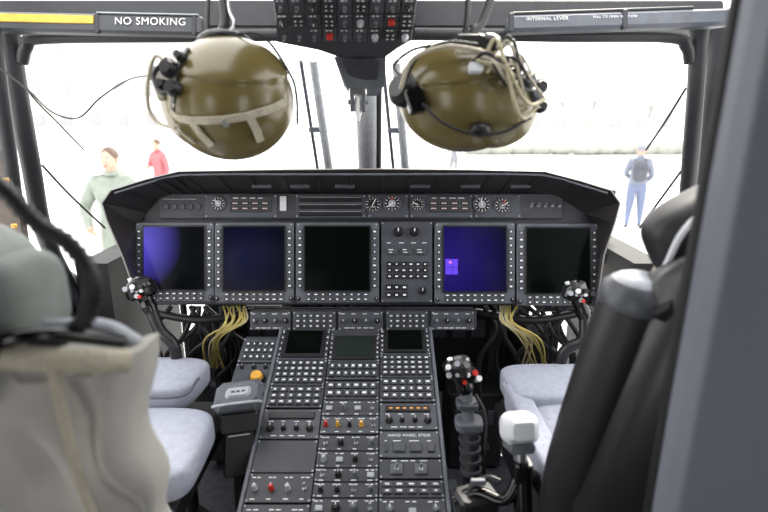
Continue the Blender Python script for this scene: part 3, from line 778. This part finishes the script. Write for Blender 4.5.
for k in range(14):
    x0_, y0_ = random.uniform(2,30), random.uniform(4,30); x1_, y1_ = random.uniform(50,84), random.uniform(-24,20)
    b.tube([(x0_*u,y0_*u,.135),((x0_+12)*u,(y0_+random.uniform(-10,16))*u,.145),((x0_*.4+x1_*.6)*u,(y1_+random.uniform(-14,16))*u,.13),(x1_*u,y1_*u,.09)], random.choice((.0025,.0035)), random.choice((M_rub,M_rub,M_strap,M_cablew)), n=6)
b.tube([(-40*u,-20*u,.11),(-20*u,-40*u,.11),(10*u,-50*u,.10),(40*u,-46*u,.09),(66*u,-30*u,.08)], .003, M_rub, n=8)
b.tube([(8*u,52*u,.03),(14*u,70*u,.03),(24*u,84*u,.02),(40*u,130*u,.0)], .009, M_rub, n=10, ribs=.1)
b.tube([(0,52*u,.02),(8*u,80*u,.02),(12*u,130*u,0)], .006, M_rub, n=8)
b.tube([(-56*u,14*u,.06),(-66*u,30*u,.05),(-50*u,44*u,.06),(-30*u,50*u,.06)], .003, M_rub, n=6)
b.done(hr)

# ================================================================== EXTERIOR
g = MB('ground'); g.box((0,60,GZ-.1), (400,300,.2), M_conc); g.done()
b = MB('terminal_building')
b.box((-34,62,5.0-.95), (34,10,10), M_build)
for i in range(11):
    for j in range(3):
        b.box((-49+i*3.0,56.9,1.2+j*3.1), (1.1,.3,1.5), M_bwin)
b.box((-34,56.8,9.2), (34.6,.6,.5), M_bwin); b.done()
b = MB('hangar')
b.box((33,95,2.0), (40,12,5.9), M_build)
for i in range(8): b.box((16+i*4.6,88.9,.9), (2.4,.3,2.4), M_bwin)
b.done()
b = MB('perimeter_hedge')
for i in range(26):
    b.ell((6+i*1.3,33+random.uniform(-.3,.3),GZ+.3), (.95,.7,random.uniform(.3,.5)), M_hedge, n=10, k=7)
b.done()
b = MB('perimeter_fence')
for i in range(22): b.cyl((4+i*2.2,36,GZ),(4+i*2.2,36,GZ+2.4), .04, M_trunk, n=6)
for z in (.4,1.4,2.3): b.cyl((4,36,GZ+z),(51,36,GZ+z), .025, M_trunk, n=6)
b.done()
def tree(x,y,h):
    b = MB('bare_tree'); b.cyl((x,y,GZ),(x,y,GZ+h*.5), .18, M_trunk, r1=.10, n=8)
    for k in range(16):
        a = random.uniform(0,6.3); z = GZ+h*random.uniform(.3,.5); r = h*random.uniform(.15,.3)
        e = Vector((x+math.cos(a)*r, y+math.sin(a)*r, z+h*random.uniform(.2,.5)))
        b.tube([(x,y,z),Vector((x,y,z)).lerp(e,.5)+Vector((0,0,.1)),e], .05, M_trunk, n=5, sub=3, radii=[.07,.04,.015])
        for q in range(3): b.cyl(Vector((x,y,z)).lerp(e,.6), e+Vector((random.uniform(-.6,.6),random.uniform(-.6,.6),random.uniform(.1,.8))), .025, M_trunk, r1=.01, n=4)
    b.done()
for (x,y,h) in ((-14,52,7),(-19,50,6),(20,60,8),(29,58,7),(26,66,9)): tree(x,y,h)

def person(name, x, y, heading, H, mj, mt, pose, hair=M_hair, bulk=1.0, pack=None):
    k = H/1.75
    P0 = {'pel':(0,0,.95,.12),'sp':(0,0,1.14,.118),'ch':(0,0,1.33,.14),'nb':(0,-.01,1.47,.07),'nk':(0,0,1.53,.052),
          'hd':(0,.015,1.62,.082),'ht':(0,.01,1.69,.075)}
    for s_, n_ in ((1,'r'),(-1,'l')):
        P0['sh'+n_] = (.175*s_,0,1.41,.062); P0['el'+n_] = (.24*s_,-.03,1.12,.046); P0['wr'+n_] = (.25*s_,.05,.88,.032); P0['ha'+n_] = (.25*s_,.07,.81,.034)
        P0['hp'+n_] = (.085*s_,0,.88,.092); P0['kn'+n_] = (.10*s_,.02,.50,.062); P0['an'+n_] = (.11*s_,-.01,.10,.045); P0['to'+n_] = (.13*s_,.13,.05,.042)
    for q, v in pose.items(): P0[q] = v+(P0[q][3],)
    names = list(P0); E = [('pel','sp'),('sp','ch'),('ch','nb'),('nb','nk'),('nk','hd'),('hd','ht')]
    for n_ in 'rl': E += [('ch','sh'+n_),('sh'+n_,'el'+n_),('el'+n_,'wr'+n_),('wr'+n_,'ha'+n_),('pel','hp'+n_),('hp'+n_,'kn'+n_),('kn'+n_,'an'+n_),('an'+n_,'to'+n_)]
    me = bpy.data.meshes.new('tmp'); me.from_pydata([Vector(P0[n][:3]) for n in names], [(names.index(a),names.index(c)) for a,c in E], [])
    ob = bpy.data.objects.new('tmp', me); sc.collection.objects.link(ob)
    sk = ob.modifiers.new('skin','SKIN'); sk.use_smooth_shade = True
    fat = ('pel','sp','ch','shr','shl','elr','ell','hpr','hpl','knr','knl','wrr','wrl')
    for i, n in enumerate(names):
        v = me.skin_vertices[0].data[i]; r = P0[n][3]*(bulk if n in fat else 1); v.radius = (r, r*(.8 if n in('pel','sp','ch') else 1)); v.use_root = (n == 'pel')
    ss = ob.modifiers.new('ss','SUBSURF'); ss.levels = 2; ss.render_levels = 2
    bpy.context.view_layer.update(); dg = bpy.context.evaluated_depsgraph_get()
    em = bpy.data.meshes.new_from_object(ob.evaluated_get(dg)); bpy.data.objects.remove(ob)
    b = MB(name); Mx = Matrix.Translation((x,y,GZ))@Matrix.Rotation(heading,4,'Z')@Matrix.Scale(k,4); b.M = Mx
    vs = [v.co.copy() for v in em.vertices]; groups = {}
    hands = [Vector(P0['har'][:3]), Vector(P0['hal'][:3])]
    wr = [Vector(P0['wrr'][:3]), Vector(P0['wrl'][:3])]
    for p in em.polygons:
        c = p.center
        if c.z > 1.515: m = M_skin
        elif any((c-h_).length < .055 for h_ in hands): m = M_skin
        elif c.z < .11: m = M_shoe
        elif c.z < .96 and min((c-w_).length for w_ in wr) > .13 and abs(c.x) < .2: m = mt
        else: m = mj
        groups.setdefault(m.name, (m, []))[1].append(list(p.vertices))
    # one welded body surface, several material slots
    o = len(b.v); b.v += [b.M@v for v in vs]
    for m, fs in groups.values():
        if m not in b.mats: b.mats.append(m)
        for f in fs: b.f.append([i+o for i in f]); b.fm.append(b.mats.index(m)); b.sm.append(True)
    hc = Vector(P0['hd'][:3])
    b.ell(hc+Vector((0,.012,.0)), (.072,.088,.112), M_skin, n=20, k=14)
    b.ell(hc+Vector((0,-.012,.035)), (.082,.094,.095), hair, n=20, k=12, t1=math.pi*.62)
    for s_ in (-1,1):
        b.ell(hc+Vector((.03*s_,.088,.012)), (.012,.008,.007), M_mark, n=8, k=6); b.ell(hc+Vector((.03*s_,.094,.012)), (.005,.004,.005), M_black, n=8, k=6)
        b.ell(hc+Vector((.074*s_,0,0)), (.01,.022,.032), M_skin, n=8, k=6); b.box(hc+Vector((.03*s_,.092,.03)), (.03,.006,.005), hair)
    b.rev(hc+Vector((0,.09,.012)), hc+Vector((0,.108,-.022)), [(0,.006),(.8,.014),(1,.008)], M_skin, n=8)
    b.ell(hc+Vector((0,.09,-.05)), (.024,.008,.006), M_hair, n=8, k=6)
    for h_, w_, s_ in zip(hands, wr, (1,-1)):
        d = (h_-w_).normalized(); sd = Vector((0,1,0)); sd = (sd-d*sd.dot(d)).normalized(); inw = Vector((-s_,0,0))
        for i, l in enumerate((.075,.085,.08,.062)):
            o = h_+d*.012+sd*(.027-.018*i)
            b.tube([o, o+d*l*.55, o+d*l*.9+inw*.02], .009, M_skin, n=6, sub=3, radii=[.010,.009,.007])
        o = h_+sd*.025-d*.02; b.tube([o, o+sd*.025+d*.025, o+sd*.03+d*.055+inw*.01], .010, M_skin, n=6, sub=3, radii=[.012,.010,.008])
    b.rev(Vector((0,-.005,1.485)), Vector((0,0,1.535)), [(0,.085),(.7,.068),(1,.064)], mj, n=16)
    if pack:
        pillow(b, 0, -.17*bulk, 1.23, .28, .16, .40, pack, e=.6); pillow(b, 0, -.25*bulk, 1.16, .20, .06, .22, pack, e=.6)
        for s_ in (-1,1): b.tube([(.09*s_,-.10*bulk,1.42),(.10*s_,.02,1.47),(.10*s_,.13*bulk,1.36),(.12*s_,.13*bulk,1.18),(.13*s_,-.06*bulk,1.06)], .016, pack, n=6)
    return b.done()
M_suit = mat('flight_suit_green', (126,134,125), .8, bump=.3, scale=12)
M_redj = mat('red_jacket', (165,95,100), .8); M_dark = mat('dark_trousers', (90,92,102), .8)
M_bluej = mat('blue_grey_jacket', (112,118,132), .8, bump=.3, scale=12); M_jean = mat('blue_jeans', (98,108,134), .8)
M_capg = mat('grey_cap', (120,124,132), .8); M_pack = mat('backpack_dark', (74,76,84), .8); M_faint = mat('coat_grey', (120,120,126), .8)
def bx(px_, Y, z=1.0):
    d = Y*math.cos(TH)+(C.z-z)*math.sin(TH); return (px_-384)/512*d
person('man_in_flight_suit', bx(108,5.5), 5.5, math.pi, 1.92, M_suit, M_suit, {'elr':(.33,-.02,1.15),'wrr':(.23,.12,.98),'har':(.18,.17,.95),'ell':(-.33,0,1.13),'wrl':(-.28,.08,.92),'hal':(-.26,.11,.85)}, bulk=1.34)
person('woman_in_red_jacket', bx(155,11.5), 11.5, math.pi-.5, 1.78, M_redj, M_dark, {'elr':(.24,.06,1.16),'wrr':(.12,.22,1.15),'har':(.05,.25,1.18)}, bulk=1.2)
person('man_with_backpack', bx(644,10.3), 10.3, -.35, 1.72, M_bluej, M_jean, {'ell':(-.24,.05,1.14),'wrl':(-.12,.22,1.05),'hal':(-.06,.26,1.04),'elr':(.26,.04,1.13),'wrr':(.18,.20,.98),'har':(.14,.25,.96),'knr':(.12,.10,.50),'anr':(.13,.04,.10),'tor':(.14,.18,.05),'anl':(-.13,-.14,.10),'tol':(-.14,.0,.05)}, hair=M_capg, bulk=1.4, pack=M_pack)
person('distant_visitor', bx(455,18), 18, 2.6, 1.7, M_faint, M_faint, {})

# ================================================================== LIGHT
w = bpy.data.worlds.new('overcast_sky'); sc.world = w; w.use_nodes = True
bg = w.node_tree.nodes['Background']; bg.inputs['Color'].default_value = (1,.99,.98,1); bg.inputs['Strength'].default_value = 3.8
sd = bpy.data.lights.new('sun','SUN'); sd.energy = 6; sd.angle = .25; sd.color = (1,.93,.82)
so = bpy.data.objects.new('sun', sd); sc.collection.objects.link(so); so.rotation_euler = (math.radians(-42), math.radians(24), 0)
cd = bpy.data.cameras.new('camera'); co = bpy.data.objects.new('camera', cd); sc.collection.objects.link(co)
co.location = C; co.rotation_euler = (math.radians(75), 0, 0); cd.lens = 24; cd.sensor_width = 36; cd.clip_end = 500
cd.dof.use_dof = True; cd.dof.focus_distance = 1.55; cd.dof.aperture_fstop = 2.2
sc.camera = co
